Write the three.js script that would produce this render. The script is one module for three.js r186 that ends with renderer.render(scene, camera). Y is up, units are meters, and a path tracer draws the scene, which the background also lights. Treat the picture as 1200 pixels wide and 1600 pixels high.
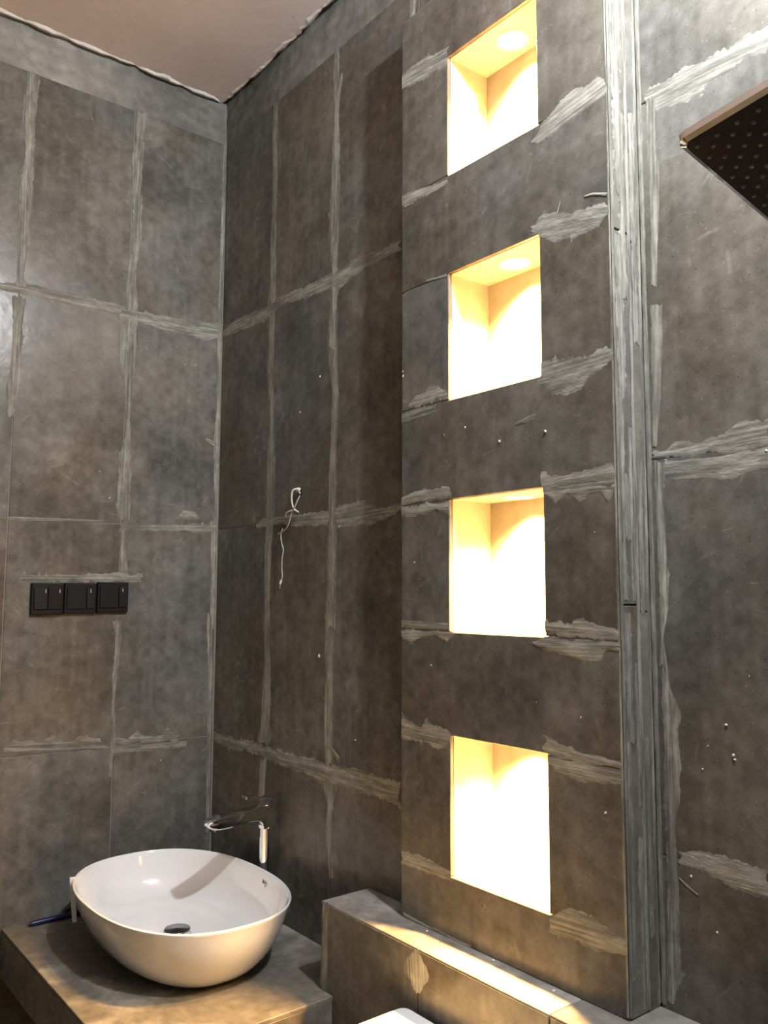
import * as THREE from 'three';
import { mergeGeometries, toCreasedNormals } from 'three/addons/utils/BufferGeometryUtils.js';
import { RoundedBoxGeometry } from 'three/addons/geometries/RoundedBoxGeometry.js';
import { FontLoader } from 'three/addons/loaders/FontLoader.js';
import { TextGeometry } from 'three/addons/geometries/TextGeometry.js';

// ---------------------------------------------------------------- camera, light, exposure
const scene = new THREE.Scene();
const renderer = new THREE.WebGLRenderer({ antialias: true });
renderer.toneMapping = THREE.LinearToneMapping;
renderer.toneMappingExposure = 1.0;
renderer.shadowMap.enabled = true;
scene.background = new THREE.Color(0x000000);

const FPX = 1316.34, YAW = 0.8977, PITCH = 0.0997, ROLL = 0.0035;
const camera = new THREE.PerspectiveCamera(2 * Math.atan(800 / FPX) * 180 / Math.PI, 0.75, 0.02, 30);
camera.position.set(2.2569, 1.5247, 1.1698);
camera.rotation.order = 'YXZ';
camera.rotation.set(PITCH, YAW, ROLL);
scene.add(camera);

const BULB = [2.0, 2.81, 0.30];         // bare LED bulb hanging from the ceiling, right of the frame
const BULB_CD = 10, NICHE_CD = 16;
const WARM = new THREE.Color().setRGB(1.0, 0.54, 0.17);
const COOL = new THREE.Color().setRGB(0.96, 1.0, 1.05);

// ---------------------------------------------------------------- helpers
let seed = 7;
const rnd = () => { seed = (seed * 1664525 + 1013904223) >>> 0; return seed / 4294967296; };
const rr = (a, b) => a + (b - a) * rnd();
function hash(x, y, s) { let h = (x * 374761393 + y * 668265263 + s * 1274126177) | 0; h = Math.imul(h ^ (h >>> 13), 1274126177); h ^= h >>> 16; return (h >>> 0) / 4294967296; }
const mod = (a, n) => ((a % n) + n) % n;
function vnoise(x, y, px, py, s) {       // value noise, periodic px * py cells
  const xi = Math.floor(x), yi = Math.floor(y); let fx = x - xi, fy = y - yi;
  fx = fx * fx * (3 - 2 * fx); fy = fy * fy * (3 - 2 * fy);
  const x0 = mod(xi, px), x1 = mod(xi + 1, px), y0 = mod(yi, py), y1 = mod(yi + 1, py);
  const a = hash(x0, y0, s), b = hash(x1, y0, s), c = hash(x0, y1, s), d = hash(x1, y1, s);
  return a + (b - a) * fx + (c - a) * fy + (a - b - c + d) * fx * fy;
}
function fbm(u, v, base, oct, s) { let t = 0, a = 0.5, n = 0; for (let i = 0; i < oct; i++) { const f = base << i; t += a * vnoise(u * f, v * f, f, f, s + i); n += a; a *= 0.55; } return t / n; }
const n1 = (x, s) => vnoise(x, 0.5, 65536, 65536, s);
function tex(w, h, fn, srgb = true) {
  const d = new Uint8Array(w * h * 4), o = [0, 0, 0, 255];
  for (let j = 0; j < h; j++) for (let i = 0; i < w; i++) { fn((i + 0.5) / w, (j + 0.5) / h, o); const k = (j * w + i) * 4; for (let c = 0; c < 3; c++) d[k + c] = Math.max(0, Math.min(255, o[c])); d[k + 3] = 255; }
  const t = new THREE.DataTexture(d, w, h, THREE.RGBAFormat);
  t.wrapS = t.wrapT = THREE.RepeatWrapping; t.magFilter = THREE.LinearFilter; t.minFilter = THREE.LinearMipmapLinearFilter; t.generateMipmaps = true;
  if (srgb) t.colorSpace = THREE.SRGBColorSpace; t.needsUpdate = true; return t;
}
const used = {};
function numbered(n) { used[n] = (used[n] ?? -1) + 1; return used[n] ? n + '_' + String(used[n]).padStart(3, '0') : n; }
function mesh(name, geo, mat, parent) { const m = new THREE.Mesh(geo, mat); m.name = parent ? name : numbered(name); m.castShadow = m.receiveShadow = true; (parent || scene).add(m); return m; }
function structure(name, label) { const g = new THREE.Group(); g.name = numbered(name); g.userData = { kind: 'structure', label, category: name.split('_')[0] }; scene.add(g); return g; }
function thing(name, label, category, pos = [0, 0, 0], group) { const g = new THREE.Group(); g.name = numbered(name); g.position.set(...pos); g.userData = { label, category }; if (group) g.userData.group = group; scene.add(g); return g; }
// box between two corners, chamfered a little, uv in metres taken from position
function boxGeo(x0, x1, y0, y1, z0, z1, ch = 0) {
  let g;
  if (ch > 0) { g = new RoundedBoxGeometry(x1 - x0, y1 - y0, z1 - z0, 1, ch); } else g = new THREE.BoxGeometry(x1 - x0, y1 - y0, z1 - z0);
  g.translate((x0 + x1) / 2, (y0 + y1) / 2, (z0 + z1) / 2); return metreUV(g);
}
function metreUV(g, ou = 0, ov = 0, k = 1) {
  if (!g.attributes.normal) g.computeVertexNormals();
  const p = g.attributes.position, n = g.attributes.normal, uv = new Float32Array(p.count * 2);
  for (let i = 0; i < p.count; i++) {
    const ax = Math.abs(n.getX(i)), ay = Math.abs(n.getY(i)), az = Math.abs(n.getZ(i)); let u, v;
    if (ax >= ay && ax >= az) { u = p.getZ(i); v = p.getY(i); } else if (az >= ay) { u = p.getX(i); v = p.getY(i); } else { u = p.getX(i); v = p.getZ(i); }
    uv[2 * i] = u * k + ou; uv[2 * i + 1] = v * k + ov;
  }
  g.setAttribute('uv', new THREE.BufferAttribute(uv, 2)); return g;
}
// slab of a tile: rectangle [u0,u1]x[v0,v1] with a chamfered front edge, front face at w = 0, thickness t behind; in local (u,v,w)
function tileGeo(u0, u1, v0, v1, t = 0.008, c = 0.0012) {
  const P = [], I = [], UV = [], ou = rr(0, 3), ov = rr(0, 3);
  const q = (a, b, cc, d) => { const k = P.length / 3; for (const p of [a, b, cc, d]) { P.push(...p); UV.push(p[0] + ou, p[1] + ov - p[2]); } I.push(k, k + 1, k + 2, k, k + 2, k + 3); };
  const F = [[u0 + c, v0 + c, 0], [u1 - c, v0 + c, 0], [u1 - c, v1 - c, 0], [u0 + c, v1 - c, 0]];
  const E = [[u0, v0, -c], [u1, v0, -c], [u1, v1, -c], [u0, v1, -c]], K = [[u0, v0, -t], [u1, v0, -t], [u1, v1, -t], [u0, v1, -t]];
  q(...F); for (let i = 0; i < 4; i++) { const j = (i + 1) % 4; q(E[i], E[j], F[j], F[i]); q(K[i], K[j], E[j], E[i]); } q(K[3], K[2], K[1], K[0]);
  const g = new THREE.BufferGeometry(); g.setAttribute('position', new THREE.Float32BufferAttribute(P, 3)); g.setAttribute('uv', new THREE.Float32BufferAttribute(UV, 2)); g.setIndex(I);
  const f = g.toNonIndexed(); f.computeVertexNormals(); return f;
}
// planes of the room: local (u,v,w) -> world, w is outward from the surface
const PLANES = {
  L: { o: [0, 0, 0], u: [0, 0, 1], v: [0, 1, 0], w: [1, 0, 0] },
  B: { o: [0, 0, 0], u: [1, 0, 0], v: [0, 1, 0], w: [0, 0, 1] },
  P: { o: [0, 0, 0.047], u: [1, 0, 0], v: [0, 1, 0], w: [0, 0, 1] },
  R: { o: [0, 0, -0.034], u: [1, 0, 0], v: [0, 1, 0], w: [0, 0, 1] },
  S: { o: [1.4457, 0, 0], u: [0, 0, 1], v: [0, 1, 0], w: [1, 0, 0] },
  F: { o: [0, 0, 0.125], u: [1, 0, 0], v: [0, 1, 0], w: [0, 0, 1] },
  T: { o: [0, 0.89, 0], u: [1, 0, 0], v: [0, 0, 1], w: [0, 1, 0] },
  E: { o: [0.7408, 0, 0], u: [0, 0, 1], v: [0, 1, 0], w: [-1, 0, 0] },
  C: { o: [0, 0.715, 0], u: [1, 0, 0], v: [0, 0, 1], w: [0, 1, 0] },
  A: { o: [0, 0, 0.56], u: [1, 0, 0], v: [0, 1, 0], w: [0, 0, 1] },
  D: { o: [0.785, 0, 0], u: [0, 0, 1], v: [0, 1, 0], w: [1, 0, 0] },
};
function onPlane(g, key) {
  const p = PLANES[key], m = new THREE.Matrix4().makeBasis(new THREE.Vector3(...p.u), new THREE.Vector3(...p.v), new THREE.Vector3(...p.w)).setPosition(...p.o);
  g.applyMatrix4(m);
  if (m.determinant() < 0) {             // keep faces outward
    if (g.index) { const a = g.index.array; for (let i = 0; i < a.length; i += 3) { const t = a[i]; a[i] = a[i + 1]; a[i + 1] = t; } }
    else for (const k of Object.keys(g.attributes)) { const at = g.attributes[k], n = at.itemSize, a = at.array; for (let i = 0; i < at.count; i += 3) for (let c = 0; c < n; c++) { const t = a[i * n + c]; a[i * n + c] = a[(i + 1) * n + c]; a[(i + 1) * n + c] = t; } }
    g.computeVertexNormals();
  }
  return g;
}
function tile(parent, key, u0, u1, v0, v1, mat = M.tile, gap = 0.0011, t = 0.008, name = 'tile') {
  return mesh(name, onPlane(tileGeo(u0 + gap, u1 - gap, v0 + gap, v1 - gap, t), key), mat, parent);
}

// ---------------------------------------------------------------- materials
function wipes(s, n) {                    // short pale trowel wipes and scuffs left on the tile faces, 1 m x 1 m, periodic
  const A = new Float32Array(1024 * 1024); seed = s * 977 + 5;
  for (let k = 0; k < n; k++) {
    const x = rr(0, 1024), y = rr(0, 1024), a = rr(-0.9, 0.9) + (rnd() < 0.4 ? Math.PI / 2 : 0), len = rr(12, 75), w = rr(0.8, 4.5), al = rr(0.12, 0.5), bend = rr(-0.006, 0.006), ph = rr(0, 99);
    for (let t = 0; t < len; t += 0.6) {
      const an = a + bend * t, cx = x + Math.cos(an) * t, cy = y + Math.sin(an) * t, f = Math.sin(Math.PI * t / len) * (0.35 + n1(t * 0.22 + ph, s));
      for (let d = -w; d <= w; d += 0.7) { const px = mod(Math.round(cx - Math.sin(an) * d), 1024), py = mod(Math.round(cy + Math.cos(an) * d), 1024), v = al * f * (0.4 + 0.9 * n1(d * 1.7 + ph * 3, s + 5)) * (1 - (d / w) ** 4); const q = py * 1024 + px; if (v > A[q]) A[q] = v; }
    }
  }
  return A;
}
const tileTex = (s) => { const W = wipes(s, 90); return tex(1024, 1024, (u, v, o) => {
  const a = fbm(u, v, 5, 5, s), b = fbm(u, v, 9, 4, s + 20), c = fbm(u, v, 48, 3, s + 40), f = hash((u * 1024) | 0, (v * 1024) | 0, s + 3);
  const st = vnoise(u * 90, v * 6, 90, 6, s + 60);
  let l = 92 + (a - 0.5) * 44 + (c - 0.5) * 30 + (f - 0.5) * 12 + (st - 0.5) * 9 + Math.max(0, b - 0.58) * 60;
  if (hash((u * 512) | 0, (v * 512) | 0, s + 9) < 0.0022) l += 26;
  if (hash((u * 512) | 0, (v * 512) | 0, s + 19) < 0.003) l -= 26;
  const w = (fbm(u, v, 4, 3, s + 80) - 0.5) * 16;
  const q = W[((v * 1024) | 0) * 1024 + ((u * 1024) | 0)] * 46;
  o[0] = l + 3 + w * 0.6 + q; o[1] = l + 1 + q; o[2] = l - 5 - w * 0.7 + q;
}); };
const TT = [tileTex(11), tileTex(137)];
const rough1 = tex(512, 512, (u, v, o) => { const a = fbm(u, v, 8, 4, 300), c = fbm(u, v, 40, 2, 320); o[0] = o[1] = o[2] = 63 + (a - 0.5) * 22 + (c - 0.5) * 12; }, false);
const grain = tex(512, 512, (u, v, o) => { const c = fbm(u, v, 64, 3, 411); o[0] = o[1] = o[2] = 255 * c; }, false);
const puttyTex = tex(1024, 512, (u, v, o) => {      // combed along u
  const w = (vnoise(u * 4, v * 3, 4, 3, 508) - 0.5) * 0.03;
  const a = vnoise(u * 4, (v + w) * 44, 4, 44, 501), b = vnoise(u * 9, (v + w) * 120, 9, 120, 502), c = fbm(u, v, 24, 4, 503), d = fbm(u, v, 5, 3, 504);
  const t = 0.28 * a + 0.2 * b + 0.3 * c + 0.42 * d - 0.1;
  const k = Math.max(0, Math.min(1, (t - 0.31) / 0.36));
  o[0] = 108 + 62 * k; o[1] = 107 + 63 * k; o[2] = 99 + 60 * k;
});
const cementTex = tex(1024, 1024, (u, v, o) => {
  const a = fbm(u, v, 4, 6, 601), c = fbm(u, v, 50, 3, 602), s = vnoise(u * 8, v * 60, 8, 60, 603);
  const l = 118 + (a - 0.5) * 70 + (c - 0.5) * 34 + (s - 0.5) * 14; o[0] = l + 2; o[1] = l; o[2] = l - 6;
});
const liningTex = tex(512, 512, (u, v, o) => { const a = fbm(u, v, 5, 5, 651), c = fbm(u, v, 40, 3, 652), l = (a - 0.5) * 40 + (c - 0.5) * 22; o[0] = 164 + l; o[1] = 160 + l; o[2] = 150 + l; });
const ledgeTex = tex(1024, 1024, (u, v, o) => {      // tile dusted with dried cement
  const a = fbm(u, v, 5, 6, 701), b = fbm(u, v, 12, 5, 705), c = fbm(u, v, 60, 2, 702);
  const k = Math.max(0, Math.min(1, (a * 0.6 + b * 0.4 - 0.42) / 0.2));
  const l = 104 + 44 * k + (c - 0.5) * 34; o[0] = l + 2; o[1] = l; o[2] = l - 6;
});
const counterTex = tex(1024, 1024, (u, v, o) => {
  const a = fbm(u, v, 5, 6, 721), b = fbm(u, v, 14, 5, 725), c = fbm(u, v, 60, 2, 722);
  const k = Math.max(0, Math.min(1, (a * 0.5 + b * 0.5 - 0.5) / 0.14));
  const l = 92 + 40 * k + (c - 0.5) * 28; o[0] = l + 4; o[1] = l + 1; o[2] = l - 7;
});
const paintTex = tex(1024, 1024, (u, v, o) => { const a = fbm(u, v, 3, 5, 801), c = fbm(u, v, 40, 3, 802); const l = (a - 0.5) * 26 + (c - 0.5) * 8; o[0] = 226 + l; o[1] = 211 + l; o[2] = 203 + l; });
const std = (o) => new THREE.MeshStandardMaterial(o);
const phys = (o) => new THREE.MeshPhysicalMaterial(o);
const M = {
  tile: phys({ map: TT[0], roughness: 1, roughnessMap: rough1, specularIntensity: 0.36, bumpMap: grain, bumpScale: 0.0003 }),
  tile2: phys({ map: TT[1], roughness: 1, roughnessMap: rough1, specularIntensity: 0.36, bumpMap: grain, bumpScale: 0.0003 }),
  grout: std({ color: 0x7d7a70, roughness: 0.95 }),
  jointDark: std({ color: 0x4a4640, roughness: 0.95 }),
  lining: std({ map: liningTex, roughness: 0.6, bumpMap: grain, bumpScale: 0.0003 }),
  cement: std({ map: cementTex, roughness: 0.93, bumpMap: grain, bumpScale: 0.0012 }),
  ledge: std({ map: ledgeTex, roughness: 0.72, bumpMap: grain, bumpScale: 0.0006 }),
  counter: std({ map: counterTex, roughness: 0.6, bumpMap: grain, bumpScale: 0.0005 }),
  ceiling: std({ map: paintTex, roughness: 0.95, bumpMap: grain, bumpScale: 0.0006 }),
  plasterWhite: std({ color: 0xe6e2da, roughness: 0.9, bumpMap: grain, bumpScale: 0.001 }),
  ceramic: phys({ color: 0xe9edf0, roughness: 0.12, clearcoat: 1, clearcoatRoughness: 0.05 }),
  chrome: std({ color: 0xd8dade, metalness: 1, roughness: 0.07 }),
  darkChrome: std({ color: 0x8a8c90, metalness: 1, roughness: 0.12 }),
  blackPlastic: phys({ color: 0x0d0e11, roughness: 0.5, specularIntensity: 0.5 }),
  blackGloss: std({ color: 0x0e0d0d, roughness: 0.28 }),
  slot: std({ color: 0x050505, roughness: 0.9 }),
  rubber: std({ color: 0x6d6a66, roughness: 0.6 }),
  whiteMark: std({ color: 0xd9dcda, roughness: 0.5 }),
  wire: std({ color: 0xd6d7d2, roughness: 0.55 }),
  wireGrey: std({ color: 0x9a9a93, roughness: 0.6 }),
  blue: std({ color: 0x0d1846, roughness: 0.35 }),
  paper: std({ color: 0xe4e6e6, roughness: 0.8 }),
  ink: std({ color: 0x30363a, roughness: 0.5 }),
  crumb: std({ color: 0xc9c7bd, roughness: 0.9 }),
  lens: std({ color: 0xffffff, emissive: new THREE.Color().setRGB(1, 0.74, 0.42), emissiveIntensity: 3.5 }),
  bulb: std({ color: 0xffffff, emissive: COOL, emissiveIntensity: 6 }),
  bezel: std({ color: 0xe9e4da, roughness: 0.5 }),
};
const PUTTY = {};
function putty(tone) { const k = tone.toFixed(2); return PUTTY[k] ??= std({ map: puttyTex, vertexColors: true, color: new THREE.Color().setScalar(Math.min(1, 0.42 + 0.5 * tone)), roughness: 0.82, bumpMap: grain, bumpScale: 0.0004 }); }

// a film of joint putty trowelled over a joint: ragged ribbon between two edges (millimetres on the plane)
let smearCount = 0;
function keepOn(key, u, v) {             // a film stops at the arris of the face it lies on
  if (key === 'P') {
    u = Math.max(PL + 0.0006, Math.min(PR - 0.0012, u));
    for (const [a, b] of NICHE) if (v > a && v < b && u > NL - 0.0005 && u < NR + 0.0005) u = u < (NL + NR) / 2 ? NL - 0.0006 : NR + 0.0006;
  } else if (key === 'R') u = Math.max(PR + 0.0004, u);
  else if (key === 'B') u = v < 2.79 ? Math.min(PL - 0.0005, u) : u;
  return [u, v];
}
function smear(parent, key, rag, tone, mm, name = 'putty_smear') {
  const s = 1000 + 17 * smearCount, lift = 0.0003 + 0.0001 * (smearCount++ % 6);
  const st = []; for (let i = 0; i < mm.length; i += 4) st.push([mm[i] / 1000, mm[i + 1] / 1000, mm[i + 2] / 1000, mm[i + 3] / 1000]);
  const P = [], UV = [], I = [], VC = [], C = 6; let acc = 0, row = 0;
  const s0 = st[0], sN = st[st.length - 1]; let ux = sN[0] + sN[2] - s0[0] - s0[2], uy = sN[1] + sN[3] - s0[1] - s0[3]; const ul = Math.hypot(ux, uy) || 1; ux /= ul; uy /= ul;
  for (let i = 0; i < st.length; i++) {
    const a = st[i], b = st[i + 1], L = b ? Math.hypot((b[0] + b[2] - a[0] - a[2]) / 2, (b[1] + b[3] - a[1] - a[3]) / 2) : 0, n = b ? Math.max(1, Math.round(L / 0.0021)) : 1;
    for (let j = 0; j < n; j++) {
      const t = j / n, e = b ? a.map((x, k) => x + (b[k] - x) * t) : a, d = acc + L * t;
      const end = (i === 0 && j === 0) ? -1 : (i === st.length - 1) ? 1 : 0; const w = Math.hypot(e[2] - e[0], e[3] - e[1]), dx = (e[2] - e[0]) / w, dy = (e[3] - e[1]) / w, amp = Math.min(0.45 * w, 0.011) * rag;
      const ed = (q) => { const m = n1(d * 38, s + q) - 0.5, f = n1(d * 150, s + q + 2) - 0.5, h = n1(d * 420, s + q + 3) - 0.5, sp = Math.max(0, n1(d * 110, s + q + 4) - 0.72) * 3.4, gate = n1(d * 17, s + q + 6); return amp * (0.8 * m + 0.45 * f + 0.22 * h - sp * gate * 1.5); };
      let ea = ed(1), eb = ed(5); if (ea + eb > 0.75 * w) { const k = 0.75 * w / (ea + eb); ea *= k; eb *= k; }
      const A = [e[0] + dx * ea, e[1] + dy * ea], B = [e[2] - dx * eb, e[3] - dy * eb];
      for (let c = 0; c < C; c++) {
        const f = c / (C - 1), edge = c === 0 || c === C - 1;
        const eo = end * Math.min(0.009, 0.3 * w) * (hash(c, row, s) * 1.6 - 0.4); const [qu, qv] = keepOn(key, A[0] + (B[0] - A[0]) * f + ux * eo, A[1] + (B[1] - A[1]) * f + uy * eo); P.push(qu, qv, edge ? 0.00005 : lift + 0.00022 * n1(d * 30 + c * 9, s + 8) + (c === 2 ? 0.00012 : 0));
        { const px = P[P.length - 3], py = P[P.length - 2]; UV.push((px * ux + py * uy + s * 0.013) / 0.4, (-px * uy + py * ux + s * 0.0171) / 0.15); }
      }
      for (let c = 0; c < C; c++) { const edge = c === 0 || c === C - 1, v = (edge ? 0.72 : 0.94) + 0.3 * (n1(d * 22 + c * 31, s + 9) - 0.5); VC.push(v, v, v); } // thin film shows the tile through
      if (row) for (let c = 0; c < C - 1; c++) { const k = (row - 1) * C + c, m = row * C + c; I.push(k, k + 1, m, k + 1, m + 1, m); }
      row++;
    }
    acc += L;
  }
  const g = new THREE.BufferGeometry(); g.setAttribute('position', new THREE.Float32BufferAttribute(P, 3)); g.setAttribute('uv', new THREE.Float32BufferAttribute(UV, 2)); g.setAttribute('color', new THREE.Float32BufferAttribute(VC, 3)); g.setIndex(I); g.computeVertexNormals();
  const nz = g.attributes.normal; let sum = 0; for (let i = 0; i < nz.count; i++) sum += nz.getZ(i);
  if (sum < 0) { const a = g.index.array; for (let i = 0; i < a.length; i += 3) { const t = a[i]; a[i] = a[i + 1]; a[i + 1] = t; } g.computeVertexNormals(); }
  return mesh(name, onPlane(g, key), putty(tone), parent);
}
function crumb(parent, key, u, v, r) {
  r *= 0.75; const g = new THREE.IcosahedronGeometry(r, 0), p = g.attributes.position; g.scale(rr(0.6, 1.1), rr(0.7, 1.6), 0.6); g.rotateZ(rr(0, 3)); g.translate(u, v, r * 0.35);
  return mesh('putty_crumb', onPlane(g, key), M.crumb, parent);
}

// ---------------------------------------------------------------- room shell
const X1 = 3.3, Z1 = 2.05, CEIL = 3.045, TOPT = 2.92;
const PL = 0.9075, PR = 1.4457, PD = 0.047, PTOP = 2.79, NL = 1.0544, NR = 1.2915, ND = 0.114;
const NICHE = [[2.379, 2.635], [1.913, 2.172], [1.457, 1.714], [1.002, 1.2605]];
const T2 = [M.tile, M.tile2];

const floor = structure('floor', 'grey tiled bathroom floor below the basin and the toilet');
mesh('slab', boxGeo(-0.12, X1 + 0.12, -0.12, 0, -0.2, Z1 + 0.12), M.tile, floor);

const wallLeft = structure('wall_left', 'grey tiled wall with the black switches and sockets');
mesh('backing', boxGeo(-0.12, -0.0016, 0, 3.3, -0.2, Z1 + 0.12), M.grout, wallLeft);
const yL = [0, 0.522, 1.122, 1.72, 2.3215, TOPT], zL = [0, 0.2957, 0.589, 0.885, 1.18, 1.475, 1.77, Z1];
for (let i = 0; i < zL.length - 1; i++) for (let j = 0; j < yL.length - 1; j++) tile(wallLeft, 'L', zL[i] + (i ? 0 : 0.0025), zL[i + 1], yL[j], yL[j + 1], T2[(i + j) % 2]);

const wallBack = structure('wall_back', 'dark tiled wall with white wires hanging out, behind the basin');
mesh('backing', boxGeo(-0.0035, PL, 0, 3.3, -0.2, -0.0016), M.grout, wallBack);
mesh('backing', boxGeo(PL, X1 + 0.12, PTOP - 0.01, 3.3, -0.2, -0.0016), M.grout, wallBack);
const xB = [0.0015, 0.287, 0.589, 0.894];
for (let i = 0; i < 3; i++) for (let j = 0; j < yL.length - 1; j++) tile(wallBack, 'B', xB[i], xB[i + 1], yL[j], yL[j + 1], T2[(i + j + 1) % 2]);
for (let j = 0; j < yL.length - 2; j++) tile(wallBack, 'B', 0.894, 0.912, yL[j], yL[j + 1], M.tile);
tile(wallBack, 'B', 0.894, 0.912, yL[4], TOPT, M.tile);
for (let k = 0; k < 8; k++) tile(wallBack, 'B', 0.912 + k * 0.3, Math.min(X1, 1.212 + k * 0.3), PTOP - 0.004, TOPT, T2[k % 2]);

// the rough cement band between the tiles and the ceiling, one strip on either wall
function band(parent, key, u1, s) {
  const n = Math.round(u1 / 0.012), m = 14, P = [], UV = [], I = [];
  for (let i = 0; i <= n; i++) for (let j = 0; j <= m; j++) {
    const u = u1 * i / n, f = j / m, low = TOPT - 0.002 + 0.004 * (n1(u * 14, s) - 0.5), v = low + (3.12 - low) * f;
    P.push(u, v, j === 0 ? -0.001 : 0.002 + 0.005 * n1(u * 26 + j * 3.1, s + 1) * Math.min(1, f * 3)); UV.push(u, v);
    if (i && j) { const a = (i - 1) * (m + 1) + j - 1, b = i * (m + 1) + j - 1; I.push(a, b, b + 1, a, b + 1, a + 1); }
  }
  const g = new THREE.BufferGeometry(); g.setAttribute('position', new THREE.Float32BufferAttribute(P, 3)); g.setAttribute('uv', new THREE.Float32BufferAttribute(UV, 2)); g.setIndex(I); g.computeVertexNormals();
  onPlane(g, key); mesh('cement_band', g, M.cement, parent);
}
band(wallLeft, 'L', Z1, 31); band(wallBack, 'B', X1, 47);

const wallPillar = structure('wall_pillar', 'projecting tiled pier with four warmly lit square niches');
const wallRight = structure('wall_right', 'grey tiled wall right of the niche pier, behind the shower head');
mesh('backing', boxGeo(PR, X1 + 0.12, 0, PTOP, -0.2, -0.0358), M.grout, wallRight);
const xR = [PR - 0.001, 1.7457, 2.0457, 2.3457, 2.6457, 2.9457, X1], yR = [0.5, 1.121, 1.751, 2.37, PTOP];
for (let i = 0; i < xR.length - 1; i++) for (let j = 0; j < yR.length - 1; j++) tile(wallRight, 'R', xR[i], xR[i + 1], yR[j], yR[j + 1], T2[(i + j) % 2], 0.0014);

// pier body round the niches
mesh('backing', boxGeo(PL + 0.002, PR - 0.004, 0, PTOP, -0.2, -ND + PD - 0.012), M.grout, wallPillar);
mesh('backing', boxGeo(PL + 0.008, NL - 0.0085, 0, PTOP - 0.002, -ND + PD - 0.012, PD - 0.0011), M.grout, wallPillar);
mesh('backing', boxGeo(NR + 0.0085, PR - 0.0085, 0, PTOP - 0.002, -ND + PD - 0.012, PD - 0.0011), M.grout, wallPillar);
const gaps = [[NICHE[0][1], PTOP], [NICHE[1][1], NICHE[0][0]], [NICHE[2][1], NICHE[1][0]], [NICHE[3][1], NICHE[2][0]], [0.89, NICHE[3][0]]];
gaps.forEach(([a, b], i) => {
  mesh('backing', boxGeo(NL - 0.0085, NR + 0.0085, (i === 4 ? 0 : a + 0.0085), b - (i === 0 ? 0.002 : 0.0085), -ND + PD - 0.012, PD - 0.0011), M.grout, wallPillar);
  tile(wallPillar, 'P', PL, PR - 0.001, a, b - (i === 0 ? 0 : 0), T2[i % 2], 0.0008);
});
for (const [a, b] of NICHE) { tile(wallPillar, 'P', PL, NL, a, b, M.tile2, 0.0009); tile(wallPillar, 'P', NR, PR - 0.001, a, b, M.tile, 0.0009); }
mesh('top_panel', boxGeo(PL, PR, PTOP - 0.002, PTOP, -0.0035, PD), M.cement, wallPillar);
mesh('side_panel', boxGeo(PL, PL + 0.008, 0.88, PTOP - 0.002, -0.0035, PD - 0.009), M.tile, wallPillar);
// right flank: two upright strips of tile with joints
const yS = [0.89, 1.512, 2.132, PTOP];
for (let j = 0; j < 3; j++) { tile(wallPillar, 'S', 0.0015, 0.0455, yS[j], yS[j + 1], T2[j % 2], 0.0012); tile(wallPillar, 'S', -0.034, -0.0015, yS[j] - 0.011, Math.min(PTOP, yS[j + 1] - 0.011), T2[(j + 1) % 2], 0.0012); }
for (const [a, b] of NICHE) {                          // linings of each niche
  const zb = PD - ND, zf = PD - 0.0085;
  mesh('niche_back', boxGeo(NL, NR, a, b, zb - 0.008, zb), M.lining, wallPillar);
  mesh('niche_cheek', boxGeo(NL - 0.008, NL, a - 0.008, b + 0.008, zb - 0.008, zf), M.lining, wallPillar);
  mesh('niche_cheek', boxGeo(NR, NR + 0.008, a - 0.008, b + 0.008, zb - 0.008, zf), M.lining, wallPillar);
  mesh('niche_sill', boxGeo(NL, NR, a - 0.008, a, zb - 0.008, zf), M.lining, wallPillar);
  mesh('niche_soffit', boxGeo(NL, NR, b, b + 0.008, zb - 0.008, zf), M.lining, wallPillar);
}

// ledge over the cistern
const ledge = structure('wall_ledge', 'low tiled ledge at the foot of the niche pier');
mesh('backing', boxGeo(0.7443, X1, 0, 0.8865, -0.03, 0.1215), M.grout, ledge);
const xF = [0.7408, 1.048, 1.355, 1.662, 1.969, 2.276, 2.583, 2.89, X1];
for (let i = 0; i < xF.length - 1; i++) { tile(ledge, 'F', xF[i], xF[i + 1], 0.29, 0.888, T2[i % 2]); tile(ledge, 'F', xF[i], xF[i + 1], 0, 0.29, T2[(i + 1) % 2]); }
for (let i = 0; i < xF.length - 1; i++) mesh('cap_tile', onPlane(tileGeo(xF[i] + (i ? 0.0008 : -0.0), xF[i + 1] - 0.0008, -0.033, 0.1235), 'T'), M.ledge, ledge);
tile(ledge, 'E', 0, 0.124, 0.29, 0.888, M.tile2); tile(ledge, 'E', 0, 0.124, 0, 0.29, M.tile);

const wallFront = structure('wall_front', 'tiled wall behind the viewer');
mesh('panel', boxGeo(-0.12, X1 + 0.12, 0, 3.3, Z1, Z1 + 0.12), M.tile, wallFront);
const wallEnd = structure('wall_end', 'tiled wall at the far end behind the viewer');
mesh('panel', boxGeo(X1, X1 + 0.12, 0, 3.3, -0.2, Z1), M.tile2, wallEnd);

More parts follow.
